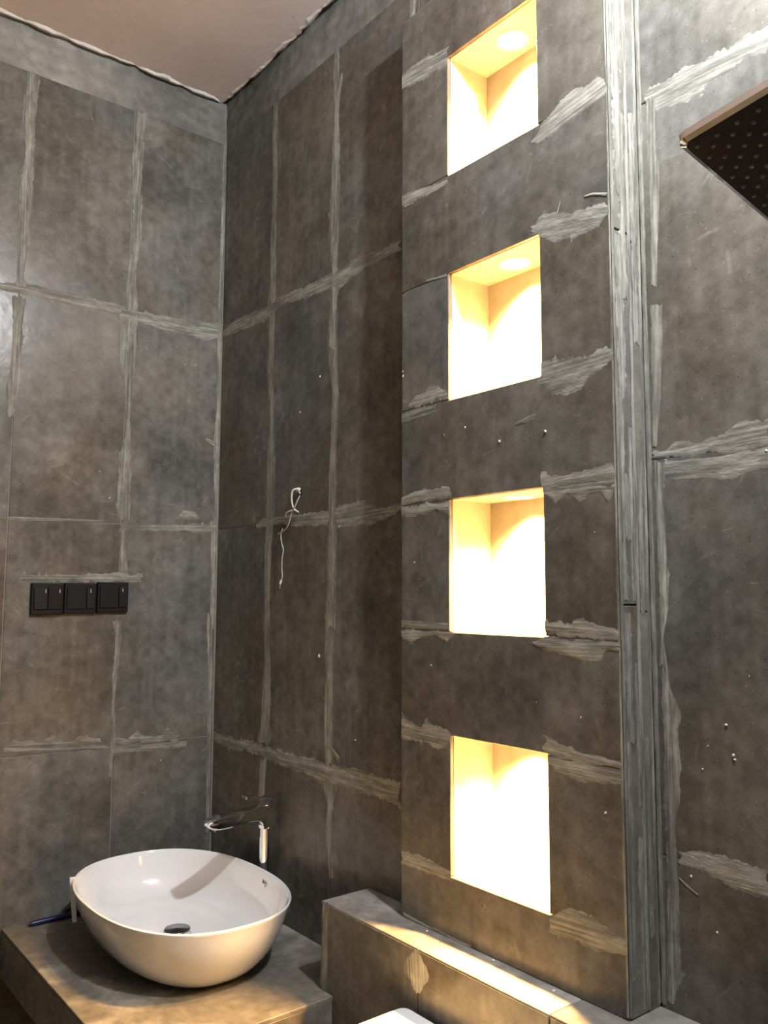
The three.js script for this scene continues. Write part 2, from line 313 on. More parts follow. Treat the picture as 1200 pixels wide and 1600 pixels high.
// ceiling board with a broken, plaster-caked edge, hung a little below the slab
const ceiling = structure('ceiling', 'pinkish grey ceiling with a ragged white plaster edge');
mesh('slab', boxGeo(-0.12, X1 + 0.12, 3.2, 3.32, -0.2, Z1 + 0.12), M.cement, ceiling);
{
  const edge = (t, s) => 0.003 + 0.009 * n1(t * 9, s) + 0.006 * n1(t * 40, s + 1) + 0.005 * n1(t * 120, s + 2);
  const sh = new THREE.Shape(), pts = [];
  const step = 0.006;
  for (let z = Z1 + 0.02; z > 0.02; z -= step) pts.push([edge(z, 71), z]);
  for (let x = 0.02; x < X1; x += step) pts.push([x, edge(x, 91) + 0.004]);
  pts.push([X1 + 0.02, 0.02], [X1 + 0.02, Z1 + 0.02]);
  pts.forEach((p, i) => (i ? sh.lineTo(p[0], p[1]) : sh.moveTo(p[0], p[1])));
  const g = new THREE.ExtrudeGeometry(sh, { depth: 0.016, bevelEnabled: false }); g.rotateX(Math.PI / 2); g.translate(0, CEIL + 0.016, 0); metreUV(g);
  mesh('ceiling_board', toCreasedNormals(g, 0.5), M.ceiling, ceiling);
  // torn plaster lips curling down along the edge
  const lip = (f, t0, t1, s, drop, wide) => {
    const P = [], I = []; let r = 0;
    for (let t = t0; t <= t1; t += 0.004) {
      const k = Math.sin(Math.PI * (t - t0) / (t1 - t0)) ** 0.4, w = (wide * (0.45 + 0.9 * n1(t * 28, s)) + 0.004 * n1(t * 130, s + 1)) * k, d = drop * (0.3 + n1(t * 33, s + 2)) * k;
      const e = f.e(t);
      for (const [o, y] of [[-0.002, CEIL + 0.012], [-0.001, CEIL - d], [w * 0.5, CEIL - d * 0.55], [w, CEIL - 0.0004]]) P.push(...f.p(t, e + o, y));
      if (r) for (let c = 0; c < 3; c++) { const a = (r - 1) * 4 + c, b = r * 4 + c; I.push(a, b, b + 1, a, b + 1, a + 1); }
      r++;
    }
    const q = new THREE.BufferGeometry(); q.setAttribute('position', new THREE.Float32BufferAttribute(P, 3)); q.setIndex(I); q.computeVertexNormals(); metreUV(q);
    mesh('plaster_lip', q, M.plasterWhite, ceiling);
  };
  const fl = { e: (t) => edge(t, 71), p: (t, e, y) => [e, y, t] }, fb = { e: (t) => edge(t, 91) + 0.004, p: (t, e, y) => [t, y, e] };
  for (const [a, b, d, w] of [[0.03, 0.17, 0.006, 0.007], [0.16, 0.3, 0.006, 0.007], [0.31, 0.4, 0.004, 0.005], [0.38, 0.5, 0.006, 0.007], [0.49, 0.62, 0.005, 0.007], [0.61, 0.8, 0.006, 0.007], [0.8, 1.1, 0.005, 0.006]]) lip(fl, a, b, 400 + a * 100, d * 1.7, w * 2);
  for (const [a, b, d, w] of [[0.03, 0.16, 0.003, 0.004], [0.17, 0.3, 0.004, 0.005], [0.29, 0.42, 0.004, 0.006], [0.42, 0.55, 0.004, 0.006], [0.55, 0.75, 0.004, 0.005], [0.74, 1.1, 0.004, 0.005]]) lip(fb, a, b, 500 + a * 100, d * 1.5, w * 2);
}

// ---------------------------------------------------------------- joint putty, copied from where it lies
const SMEARS = [
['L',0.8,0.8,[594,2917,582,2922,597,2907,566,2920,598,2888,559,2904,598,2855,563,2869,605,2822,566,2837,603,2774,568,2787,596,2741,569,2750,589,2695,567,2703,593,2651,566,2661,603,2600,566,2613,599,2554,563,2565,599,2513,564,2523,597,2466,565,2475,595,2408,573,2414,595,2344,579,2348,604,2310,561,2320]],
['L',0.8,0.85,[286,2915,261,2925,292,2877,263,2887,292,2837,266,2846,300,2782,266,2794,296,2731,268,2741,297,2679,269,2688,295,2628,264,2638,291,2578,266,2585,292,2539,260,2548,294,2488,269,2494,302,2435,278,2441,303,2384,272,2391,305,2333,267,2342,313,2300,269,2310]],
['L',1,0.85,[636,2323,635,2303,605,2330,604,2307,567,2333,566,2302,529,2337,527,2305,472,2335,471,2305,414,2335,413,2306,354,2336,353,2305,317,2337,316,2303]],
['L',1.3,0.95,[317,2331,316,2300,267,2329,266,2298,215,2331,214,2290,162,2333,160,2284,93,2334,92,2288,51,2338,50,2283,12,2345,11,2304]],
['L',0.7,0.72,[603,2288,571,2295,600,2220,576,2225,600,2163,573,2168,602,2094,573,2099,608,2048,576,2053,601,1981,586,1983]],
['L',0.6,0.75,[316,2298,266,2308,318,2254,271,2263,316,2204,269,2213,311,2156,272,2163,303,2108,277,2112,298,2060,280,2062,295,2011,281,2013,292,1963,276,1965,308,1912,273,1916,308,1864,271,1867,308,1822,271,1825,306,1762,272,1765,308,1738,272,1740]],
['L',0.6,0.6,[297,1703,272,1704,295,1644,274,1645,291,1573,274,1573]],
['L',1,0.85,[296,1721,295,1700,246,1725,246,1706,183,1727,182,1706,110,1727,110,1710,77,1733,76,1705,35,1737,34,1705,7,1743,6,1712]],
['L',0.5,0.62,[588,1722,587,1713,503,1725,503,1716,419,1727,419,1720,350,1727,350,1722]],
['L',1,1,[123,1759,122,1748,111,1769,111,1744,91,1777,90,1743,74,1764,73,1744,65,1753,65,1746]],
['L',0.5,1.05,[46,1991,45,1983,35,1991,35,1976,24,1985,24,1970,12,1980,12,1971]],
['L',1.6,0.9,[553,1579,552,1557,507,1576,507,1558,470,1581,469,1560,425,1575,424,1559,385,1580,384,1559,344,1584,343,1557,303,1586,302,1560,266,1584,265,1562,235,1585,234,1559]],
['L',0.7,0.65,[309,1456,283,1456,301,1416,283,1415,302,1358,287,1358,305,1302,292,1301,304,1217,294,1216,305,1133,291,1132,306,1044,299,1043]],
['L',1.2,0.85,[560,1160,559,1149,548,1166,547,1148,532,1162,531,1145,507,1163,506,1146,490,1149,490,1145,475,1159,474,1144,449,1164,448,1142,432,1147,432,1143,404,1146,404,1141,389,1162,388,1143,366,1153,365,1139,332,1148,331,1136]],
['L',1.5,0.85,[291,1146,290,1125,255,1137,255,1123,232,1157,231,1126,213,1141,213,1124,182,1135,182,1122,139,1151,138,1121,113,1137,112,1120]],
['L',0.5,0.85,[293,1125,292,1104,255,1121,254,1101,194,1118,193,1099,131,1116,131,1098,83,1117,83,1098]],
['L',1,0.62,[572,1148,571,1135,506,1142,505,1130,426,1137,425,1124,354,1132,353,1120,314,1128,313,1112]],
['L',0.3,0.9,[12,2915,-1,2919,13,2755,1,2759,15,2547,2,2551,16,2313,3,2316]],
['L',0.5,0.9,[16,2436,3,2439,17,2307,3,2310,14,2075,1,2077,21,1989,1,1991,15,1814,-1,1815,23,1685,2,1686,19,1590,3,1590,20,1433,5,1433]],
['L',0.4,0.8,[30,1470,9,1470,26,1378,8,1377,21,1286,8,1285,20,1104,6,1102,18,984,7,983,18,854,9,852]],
['B',0.4,0.9,[278,2924,302,2912,274,2846,304,2832,274,2769,303,2756,276,2684,308,2672,277,2589,305,2578,273,2495,306,2485,276,2400,306,2391,264,2342,311,2329]],
['B',0.7,1,[579,2930,600,2919,570,2877,599,2862,573,2828,609,2810,577,2768,601,2756,575,2699,602,2687,574,2653,607,2639,570,2597,608,2581,568,2540,609,2524,562,2485,607,2469,560,2429,606,2413,569,2369,599,2360,574,2334,600,2326,571,2256,601,2248,563,2147,601,2138]],
['B',0.4,1,[604,2845,618,2838,599,2827,614,2820,588,2803,605,2795]],
['B',1,0.95,[4,2329,5,2305,78,2340,79,2300,155,2336,157,2294,253,2332,254,2291,288,2335,289,2301,322,2341,323,2310,399,2337,399,2304,492,2330,493,2298,570,2332,570,2293,616,2332,617,2282,652,2334,653,2288,713,2334,713,2302,779,2330,780,2299,842,2330,842,2302]],
['B',0.4,1,[876,2888,902,2873,876,2843,895,2832]],
['B',0.5,0.8,[265,2320,306,2309,271,2214,305,2206,265,2154,305,2145,276,2060,306,2055,286,1968,309,1965,273,1898,319,1892,272,1821,321,1816,275,1743,321,1740,273,1673,309,1671,269,1585,303,1585,272,1441,305,1442]],
['B',0.6,0.9,[570,2311,617,2297,571,2260,599,2252,563,2156,605,2146,569,2089,606,2081,584,2020,612,2015,576,1957,606,1952,577,1892,603,1888,574,1817,604,1814,572,1764,605,1761,573,1700,610,1698,565,1632,609,1631,565,1554,608,1553,565,1450,607,1451]],
['B',1,1,[227,1724,228,1712,262,1733,262,1710,340,1733,341,1713,394,1735,394,1706,485,1734,486,1701,571,1735,571,1695]],
['B',1,0.85,[609,1739,610,1687,685,1744,686,1686,719,1741,719,1688,743,1733,744,1685,798,1724,799,1698,848,1730,848,1711]],
['B',0.6,0.85,[272,1475,308,1476,277,1418,303,1419,281,1362,312,1364,272,1305,313,1309,269,1238,318,1243,263,1182,314,1188,250,1135,319,1145]],
['B',0.4,0.85,[268,1094,301,1099,264,1049,297,1054,259,993,293,999]],
['B',0.5,0.9,[564,1480,605,1481,565,1404,603,1406,566,1328,599,1331,563,1252,599,1256,563,1177,602,1183,570,1129,601,1134]],
['B',0.4,0.85,[582,1180,583,1166,604,1166,605,1151,626,1153,626,1139]],
['B',0.8,0.8,[548,1096,627,1109,562,1068,619,1078,578,1042,606,1047,575,1007,598,1012,574,934,600,940,588,875,605,879]],
['B',1.5,0.9,[0,1132,1,1105,103,1130,104,1095,187,1135,188,1104,267,1132,268,1105,353,1128,354,1096,434,1131,435,1093,511,1132,512,1085,583,1131,584,1082,652,1134,652,1089,717,1137,717,1091,771,1132,771,1082,844,1135,844,1087]],
['P',0.9,1,[905,2668,905,2637,941,2671,941,2629,991,2670,991,2622,1025,2662,1025,2621,1053,2656,1053,2616]],
['P',0.9,1.05,[907,2393,907,2368,934,2389,934,2363,970,2385,970,2361,1004,2376,1004,2360,1051,2371,1051,2362]],
['P',1.3,1.05,[1281,2356,1281,2347,1307,2373,1307,2342,1338,2393,1337,2349,1367,2406,1366,2346,1395,2400,1394,2359,1427,2401,1426,2361,1444,2388,1443,2364]],
['P',1.4,0.9,[1278,2195,1278,2179,1304,2208,1303,2164,1333,2199,1332,2144,1362,2186,1361,2138,1399,2181,1398,2139,1425,2178,1424,2139,1441,2171,1440,2152]],
['P',0.2,1.1,[1333,2197,1333,2191,1341,2218,1341,2210,1343,2220,1342,2213]],
['P',0.6,0.8,[990,2178,990,2173,1023,2175,1023,2168,1050,2173,1050,2165]],
['P',0.5,1,[1395,2205,1395,2201,1413,2204,1412,2198,1439,2193,1439,2186]],
['P',1.5,0.95,[1291,1932,1290,1897,1318,1936,1317,1874,1351,1928,1350,1863,1383,1927,1382,1870,1410,1926,1409,1895,1441,1930,1440,1910]],
['P',0.9,0.8,[1231,1837,1231,1832,1252,1843,1251,1832,1277,1850,1277,1837]],
['P',1.4,1,[933,1927,933,1918,955,1938,955,1918,976,1941,976,1918,996,1955,996,1920,1019,1951,1019,1924,1035,1938,1035,1917,1049,1931,1049,1916]],
['P',1.3,0.75,[908,1911,908,1886,962,1911,962,1889,1015,1910,1015,1896]],
['P',1,1,[907,1731,907,1715,955,1739,955,1717,1008,1740,1008,1716,1053,1740,1053,1717]],
['P',1.2,1,[907,1712,907,1691,942,1712,942,1685,989,1711,989,1692,1027,1710,1027,1693,1053,1710,1052,1680]],
['P',0.9,1,[1290,1734,1289,1706,1323,1729,1323,1705,1360,1733,1360,1706,1396,1732,1395,1705,1418,1737,1417,1707,1441,1737,1440,1708]],
['P',1.6,1,[1294,1712,1294,1701,1323,1708,1322,1688,1346,1708,1346,1694,1369,1709,1368,1685,1391,1709,1391,1690,1413,1707,1412,1694,1430,1706,1429,1671,1441,1707,1441,1700]],
['P',0.5,1,[907,1476,907,1462,955,1475,955,1460,1007,1474,1007,1460,1051,1473,1051,1461]],
['P',1.4,1,[907,1458,907,1434,942,1458,942,1433,975,1457,975,1443,1014,1457,1014,1448,1045,1457,1045,1437,1069,1456,1069,1451]],
['P',1.6,0.95,[1294,1481,1294,1459,1318,1478,1318,1460,1346,1486,1345,1458,1364,1490,1363,1458,1385,1484,1385,1458,1407,1478,1406,1457,1443,1470,1442,1457]],
['P',0.8,1.05,[1265,1447,1265,1443,1299,1455,1298,1430,1336,1455,1335,1425,1372,1455,1371,1421,1406,1454,1405,1423,1423,1453,1422,1440,1442,1454,1442,1440]],
['P',1.2,1,[908,1287,908,1235,935,1271,935,1233,968,1265,968,1240,981,1280,981,1237,1019,1276,1019,1231,1044,1270,1044,1237,1055,1265,1055,1251]],
['P',1,1,[1291,1291,1290,1266,1314,1284,1313,1261,1350,1275,1349,1256,1384,1274,1384,1258,1418,1272,1417,1260,1441,1272,1440,1257]],
['P',0.6,1.05,[1297,1257,1297,1244,1322,1258,1322,1234,1358,1257,1357,1229,1401,1259,1400,1231,1441,1259,1440,1237]],
['P',0.8,1,[912,1015,912,990,942,1015,942,989,961,1023,961,990,987,1019,987,990,1024,1014,1024,991,1055,1012,1055,995]],
['P',1.1,0.85,[1295,995,1294,976,1317,1015,1316,975,1339,1028,1338,975,1365,1026,1364,973,1394,1018,1393,975,1422,1013,1421,979,1446,1007,1445,980]],
['P',0.6,0.8,[917,898,917,890,987,896,987,886,1059,894,1059,883,1105,894,1105,885]],
['R',1.4,0.7,[1465,2389,1464,2367,1477,2394,1475,2346,1506,2393,1505,2342,1535,2398,1533,2335,1563,2394,1561,2342,1590,2386,1588,2348,1616,2390,1614,2348,1648,2391,1646,2357,1680,2395,1678,2352]],
['R',0.5,0.7,[1464,2375,1486,2365,1465,2313,1481,2305,1466,2243,1486,2235,1467,2175,1484,2169,1467,2107,1479,2103,1464,2048,1475,2045]],
['R',1.3,0.95,[1460,1764,1459,1751,1483,1762,1482,1750,1499,1774,1499,1751,1531,1773,1530,1747,1562,1771,1561,1747,1584,1774,1583,1746,1606,1783,1605,1746,1635,1784,1633,1746,1654,1784,1652,1746]],
['R',0.6,0.9,[1482,1746,1481,1716,1510,1744,1509,1711,1546,1743,1544,1709,1576,1742,1574,1706,1605,1742,1603,1705,1626,1743,1625,1711,1652,1746,1651,1715]],
['R',0.3,0.75,[1461,2009,1484,2003,1461,1932,1483,1927,1460,1856,1477,1853,1458,1773,1466,1772]],
['R',0.5,1.05,[1461,1743,1485,1740,1463,1687,1474,1686,1462,1647,1477,1646,1463,1595,1479,1595,1463,1559,1482,1559,1462,1505,1479,1505,1462,1458,1468,1458,1459,1415,1475,1416]],
['R',0.8,0.85,[1463,1415,1475,1416,1464,1380,1478,1381,1463,1345,1493,1348,1462,1292,1491,1296,1461,1240,1491,1245,1462,1198,1488,1203,1464,1178,1479,1181,1464,1103,1482,1108,1462,1035,1482,1041,1461,1001,1481,1007,1458,967,1481,975,1457,933,1482,942,1456,900,1469,905]],
['R',1.2,0.85,[1489,1130,1488,1113,1523,1139,1522,1113,1553,1144,1551,1110,1581,1144,1579,1103,1608,1141,1606,1094,1627,1141,1625,1098]],
['R',0.6,0.8,[1484,1093,1484,1090,1499,1084,1499,1079,1515,1076,1515,1073]],
['F',0.5,0.9,[744,887,769,893,743,804,768,812,738,723,764,732,764,654,771,657]],
['F',1,1,[1035,882,1049,887,1019,866,1060,879,1010,849,1068,868,1012,835,1076,857,1027,827,1075,843,1037,816,1057,823]]
];
const HOST = { L: wallLeft, B: wallBack, P: wallPillar, R: wallRight, S: wallPillar, F: ledge };
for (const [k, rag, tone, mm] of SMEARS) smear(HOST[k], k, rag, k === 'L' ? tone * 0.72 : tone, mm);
// beads and trowelled strips on the pier's right flank and its corner
const strip = (key, host, ua, ub, v0, v1, rag, tone0, n = 14) => { const tone = tone0 * (key === 'S' ? 0.42 : 0.8), mm = []; for (let i = 0; i <= n; i++) { const v = v0 + (v1 - v0) * i / n; mm.push(ua * 1000, v * 1000, ub * 1000, v * 1000); } smear(host, key, rag, tone, mm); };
strip('S', wallPillar, 0.0385, 0.0468, 0.895, PTOP - 0.004, 0.25, 1.0, 40);
strip('P', wallPillar, PR - 0.006, PR - 0.0004, 0.895, PTOP - 0.004, 0.5, 0.92, 40);
strip('S', wallPillar, -0.0055, 0.0035, 0.895, PTOP - 0.004, 0.3, 0.95, 40);
strip('S', wallPillar, -0.0335, -0.025, 0.895, PTOP - 0.004, 0.3, 0.8, 40);
strip('R', wallRight, PR + 0.0005, PR + 0.01, 0.895, PTOP - 0.004, 0.4, 0.85, 40);
for (const [a, b, v0, v1, t] of [[0.012, 0.036, 2.2, 2.7, 1.07], [0.006, 0.022, 2.02, 2.34, 1.13], [0.018, 0.038, 1.85, 2.12, 1.07], [0.026, 0.038, 1.52, 1.86, 0.98], [0.01, 0.03, 1.62, 1.72, 1.07], [0.004, 0.014, 1.52, 1.8, 0.98], [0.02, 0.037, 1.3, 1.5, 0.98], [0.026, 0.038, 0.95, 1.3, 0.88], [0.003, 0.016, 0.9, 1.15, 0.88], [0.004, 0.012, 1.2, 1.42, 0.88], [-0.024, -0.008, 1.95, 2.35, 1.02], [-0.02, -0.008, 1.5, 1.75, 0.88], [-0.022, -0.01, 1.0, 1.3, 0.79]]) strip('S', wallPillar, a, b, v0, v1, 1.1, t, 16);
for (const [k, u, v, r] of [['R', 1.571, 1.335, 0.003], ['R', 1.54, 1.3, 0.002], ['R', 1.581, 1.292, 0.004], ['R', 1.583, 1.286, 0.003], ['R', 1.53, 1.264, 0.002], ['R', 1.65, 1.74, 0.003], ['R', 1.505, 1.1, 0.003], ['R', 1.61, 1.41, 0.0015], ['R', 1.545, 1.03, 0.003], ['R', 1.628, 1.06, 0.0025],
  ['P', 1.41, 1.188, 0.004], ['P', 1.365, 1.33, 0.0025], ['P', 1.27, 1.345, 0.0015], ['P', 1.0, 1.39, 0.002], ['P', 0.95, 1.594, 0.003], ['P', 0.966, 1.56, 0.0015], ['P', 1.19, 1.81, 0.0035], ['P', 1.3, 1.812, 0.004], ['P', 1.1, 1.85, 0.003], ['P', 1.4, 1.63, 0.0015], ['P', 1.04, 1.845, 0.002], ['P', 0.913, 1.99, 0.003], ['P', 0.912, 2.0, 0.0025],
  ['B', 0.53, 2.075, 0.004], ['B', 0.54, 1.38, 0.005], ['B', 0.62, 1.69, 0.004], ['B', 0.44, 2.0, 0.003], ['B', 0.69, 1.2, 0.004], ['L', 0.33, 1.79, 0.003], ['L', 0.36, 1.86, 0.002], ['L', 0.16, 1.07, 0.002], ['L', 0.12, 2.2, 0.002], ['L', 0.21, 0.99, 0.0018],
  ['T', 1.17, 0.055, 0.005], ['T', 1.0, 0.06, 0.004], ['T', 1.31, 0.06, 0.004]]) crumb(HOST[k] || ledge, k, u, v, r);

// ---------------------------------------------------------------- niche downlights
NICHE.forEach(([a, b], i) => {
  const x = 1.176, z = -0.017;
  const t = thing('recessed_downlight', ['round downlight in the soffit of the topmost niche', 'round downlight in the second niche from the top', 'round downlight in the third niche from the top', 'round downlight in the lowest niche above the ledge'][i], 'downlight', [x, b, z], 'niche downlights');
  const ring = new THREE.LatheGeometry([[0.026, 0.0005], [0.026, -0.002], [0.029, -0.0035], [0.0335, -0.003], [0.035, 0.0005]].map((p) => new THREE.Vector2(...p)), 40);
  mesh('bezel', ring, M.bezel, t);
  const l = new THREE.CylinderGeometry(0.026, 0.026, 0.0015, 36); l.translate(0, -0.0009, 0); mesh('lens', l, M.lens, t);
  const s = new THREE.SpotLight(WARM, NICHE_CD, 0, 1.07, 0.75, 2); s.position.set(0, -0.006, 0); s.target.position.set(0, -1, 0); s.shadow.radius = 0.9; s.castShadow = true; s.name = 'downlight_beam'; t.add(s); t.add(s.target);
});

// ---------------------------------------------------------------- bare bulb on a cord, out of the frame
{
  const t = thing('hanging_bulb', 'bare white bulb hanging on a short cord from the ceiling', 'light bulb', BULB);
  const g = new THREE.LatheGeometry([[0, -0.03], [0.012, -0.028], [0.023, -0.019], [0.0285, -0.004], [0.027, 0.011], [0.02, 0.026], [0.0135, 0.037], [0.0125, 0.042]].map((p) => new THREE.Vector2(...p)), 32);
  mesh('glass', g, M.bulb, t);
  const s = new THREE.LatheGeometry([[0.0125, 0.04], [0.017, 0.042], [0.017, 0.07], [0.011, 0.084], [0.004, 0.088], [0, 0.088]].map((p) => new THREE.Vector2(...p)), 24); mesh('socket', s, M.blackPlastic, t);
  const c = new THREE.CylinderGeometry(0.0028, 0.0028, CEIL - BULB[1] - 0.085, 10); c.translate(0, 0.087 + (CEIL - BULB[1] - 0.085) / 2, 0); mesh('cord', c, M.blackPlastic, t);
  const p = new THREE.PointLight(COOL, BULB_CD, 0, 2); p.castShadow = true; p.shadow.radius = 1.2; p.name = 'bulb_light'; t.add(p);
}

// ---------------------------------------------------------------- counter
const counter = thing('vanity_counter', 'cement stained tiled counter carrying the white basin', 'counter', [0, 0, 0]);
mesh('core', boxGeo(0.001, 0.781, 0.607, 0.7115, 0.001, 0.556), M.grout, counter);
for (const [a, b, c, d] of [[0.001, 0.785, 0.001, 0.56]]) mesh('top_tile', onPlane(tileGeo(a, b, c + 0.0004, d - 0.0004), 'C'), M.counter, counter);
for (const [a, b] of [[0.001, 0.39], [0.39, 0.784]]) tile(counter, 'A', a, b, 0.605, 0.7068, M.tile, 0.0004);
tile(counter, 'D', 0.1255, 0.5598, 0.605, 0.7068, M.tile2, 0.0003);

// ---------------------------------------------------------------- basin
const BC = [0.388, 0.278], BA = 0.307, BB = 0.214, BN = 2.35;
const basin = thing('vessel_basin', 'white oval ceramic vessel basin on the tiled counter', 'basin', [BC[0], 0.715, BC[1]]);
function superRings(prof, seg = 120) {
  const P = [], I = []; let r = 0;
  for (const [off, y, k] of prof) {
    const f = k ?? 1;
    for (let i = 0; i < seg; i++) { const a = 2 * Math.PI * i / seg, c = Math.cos(a), s = Math.sin(a), n = BN + 0; const A = Math.max(0.0001, BA * f - off), B = Math.max(0.0001, BB * f - off); P.push(A * Math.sign(c) * Math.abs(c) ** (2 / n), y, B * Math.sign(s) * Math.abs(s) ** (2 / n)); }
    if (r) for (let i = 0; i < seg; i++) { const j = (i + 1) % seg, a = (r - 1) * seg, b = r * seg; I.push(a + i, b + i, b + j, a + i, b + j, a + j); }
    r++;
  }
  const g = new THREE.BufferGeometry(); g.setAttribute('position', new THREE.Float32BufferAttribute(P, 3)); g.setIndex(I); g.computeVertexNormals(); return g;
}
const spl = (pts, n) => { const c = new THREE.CatmullRomCurve3(pts.map((p) => new THREE.Vector3(p[0], p[1], 0)), false, 'centripetal'); return c.getPoints(n).map((p) => [p.x, p.y]); };
const profOut = spl([[0.2, 0.003], [0.13, 0.0005], [0.105, 0.0005], [0.088, 0.006], [0.062, 0.024], [0.036, 0.056], [0.016, 0.096], [0.004, 0.132], [0.001, 0.142], [0.0012, 0.1445], [0.0035, 0.1458], [0.006, 0.1445], [0.0085, 0.139], [0.016, 0.112], [0.032, 0.075], [0.058, 0.05], [0.095, 0.037], [0.14, 0.0325], [0.195, 0.03]], 90);
mesh('bowl', superRings(profOut), M.ceramic, basin);
{ const d = new THREE.CylinderGeometry(0.11, 0.11, 0.002, 40); d.scale(1, 1, 0.3); d.translate(0, 0.0295, 0); mesh('bowl_floor', d, M.ceramic, basin); }
{ // pop-up drain
  const dr = new THREE.Group(); dr.name = 'drain'; dr.position.set(-0.016, 0.0305, -0.004); basin.add(dr);
  mesh('flange', new THREE.LatheGeometry([[0.012, 0], [0.032, 0.0035], [0.033, 0.0015], [0.0335, 0]].map((p) => new THREE.Vector2(...p)), 40), M.chrome, dr);
  mesh('plug', new THREE.LatheGeometry([[0.016, 0.003], [0.017, 0.009], [0.0285, 0.0105], [0.0305, 0.0125], [0.0295, 0.0145], [0.027, 0.0142], [0, 0.0152]].map((p) => new THREE.Vector2(...p)), 48), M.darkChrome, dr);
}
{ // paper strip stuck on the outside at the left end
  const P = [], I = []; const n = 12;
  for (let i = 0; i <= n; i++) { const f = i / n, y = 0.149 - 0.1 * f, a = -0.004 + 0.035 * f * f; const w = 0.013 - 0.003 * f, b = 0.002 - 0.006 * f; P.push(-0.170 - 0.0284 - 0.324 * b + 0.3 * a, y, 0.192 - 0.0097 + 0.946 * b, -0.170 - 0.0284 - 0.324 * (b - w) + 0.3 * a, y, 0.192 - 0.0097 + 0.946 * (b - w)); }
  for (let i = 0; i < n; i++) { const a = 2 * i; I.push(a, a + 2, a + 1, a + 1, a + 2, a + 3); }
  const g = new THREE.BufferGeometry(); g.setAttribute('position', new THREE.Float32BufferAttribute(P, 3)); g.setIndex(I); g.computeVertexNormals(); mesh('paper_label', g, M.paper, basin).userData.label = 'white paper strip';
}
{
  const font = await new FontLoader().loadAsync('fonts/droid/droid_sans_bold.typeface.json');
  const g = new TextGeometry('brono', { font, size: 0.0085, depth: 0.0003, curveSegments: 4 }); g.center();
  const tri = new THREE.Shape().moveTo(-0.003, -0.0065).lineTo(0.003, -0.0065).lineTo(0, -0.0105).lineTo(-0.003, -0.0065);
  const h = new THREE.ExtrudeGeometry(tri, { depth: 0.0003, bevelEnabled: false });
  const m = mesh('printed_mark', mergeGeometries([g, h].map((q) => { for (const k of Object.keys(q.attributes)) if (!['position', 'normal', 'uv'].includes(k)) q.deleteAttribute(k); return q; })), M.ink, basin);
  m.position.set(0.05, 0.124, -0.2); m.rotation.x = -0.3;
}

// ---------------------------------------------------------------- tap
{
  const t = thing('basin_tap', 'tall chrome single lever tap standing behind the basin', 'tap', [0.366, 0.715, 0.036]);
  mesh('base_ring', new THREE.LatheGeometry([[0, 0], [0.025, 0], [0.025, 0.004], [0.0215, 0.007], [0, 0.007]].map((p) => new THREE.Vector2(...p)), 40), M.chrome, t);
  const col = new RoundedBoxGeometry(0.034, 0.245, 0.034, 5, 0.0155); col.translate(0, 0.126, 0);
  { const p = col.attributes.position; for (let i = 0; i < p.count; i++) { const f = 1 + 0.12 * Math.max(0, (p.getY(i) - 0.12) / 0.13); p.setX(i, p.getX(i) * f); } col.computeVertexNormals(); }
  mesh('column', col, M.chrome, t);
  const s = new THREE.Shape(); // side profile, x = z of the room, y up
  s.moveTo(-0.019, 0.262); s.lineTo(-0.019, 0.285); s.quadraticCurveTo(-0.018, 0.288, -0.012, 0.288); s.lineTo(0.12, 0.2765); s.quadraticCurveTo(0.158, 0.273, 0.166, 0.267); s.quadraticCurveTo(0.167, 0.26, 0.156, 0.2555); s.quadraticCurveTo(0.13, 0.25, 0.1, 0.255); s.quadraticCurveTo(0.05, 0.262, 0.03, 0.256); s.quadraticCurveTo(0.018, 0.25, 0.017, 0.235); s.lineTo(-0.017, 0.235); s.lineTo(-0.019, 0.262);
  const sg = new THREE.ExtrudeGeometry(s, { depth: 0.03, bevelEnabled: true, bevelSize: 0.003, bevelThickness: 0.003, bevelSegments: 3, curveSegments: 16 }); sg.translate(0, 0, -0.015); sg.rotateY(-Math.PI / 2);
  mesh('spout', toCreasedNormals(sg, 0.6), M.chrome, t);
  const ae = new THREE.CylinderGeometry(0.0105, 0.0105, 0.008, 24); ae.translate(0, 0.25, 0.145); mesh('aerator', ae, M.darkChrome, t);
  const lv = new THREE.Group(); lv.name = 'lever'; t.add(lv);
  const hub = new THREE.CylinderGeometry(0.0165, 0.018, 0.016, 32); hub.translate(0, 0.294, 0); mesh('hub', hub, M.chrome, lv);
  const pd = new RoundedBoxGeometry(0.026, 0.008, 0.088, 4, 0.0035); pd.rotateX(-0.12); pd.translate(0, 0.308, 0.024); mesh('paddle', pd, M.chrome, lv);
}

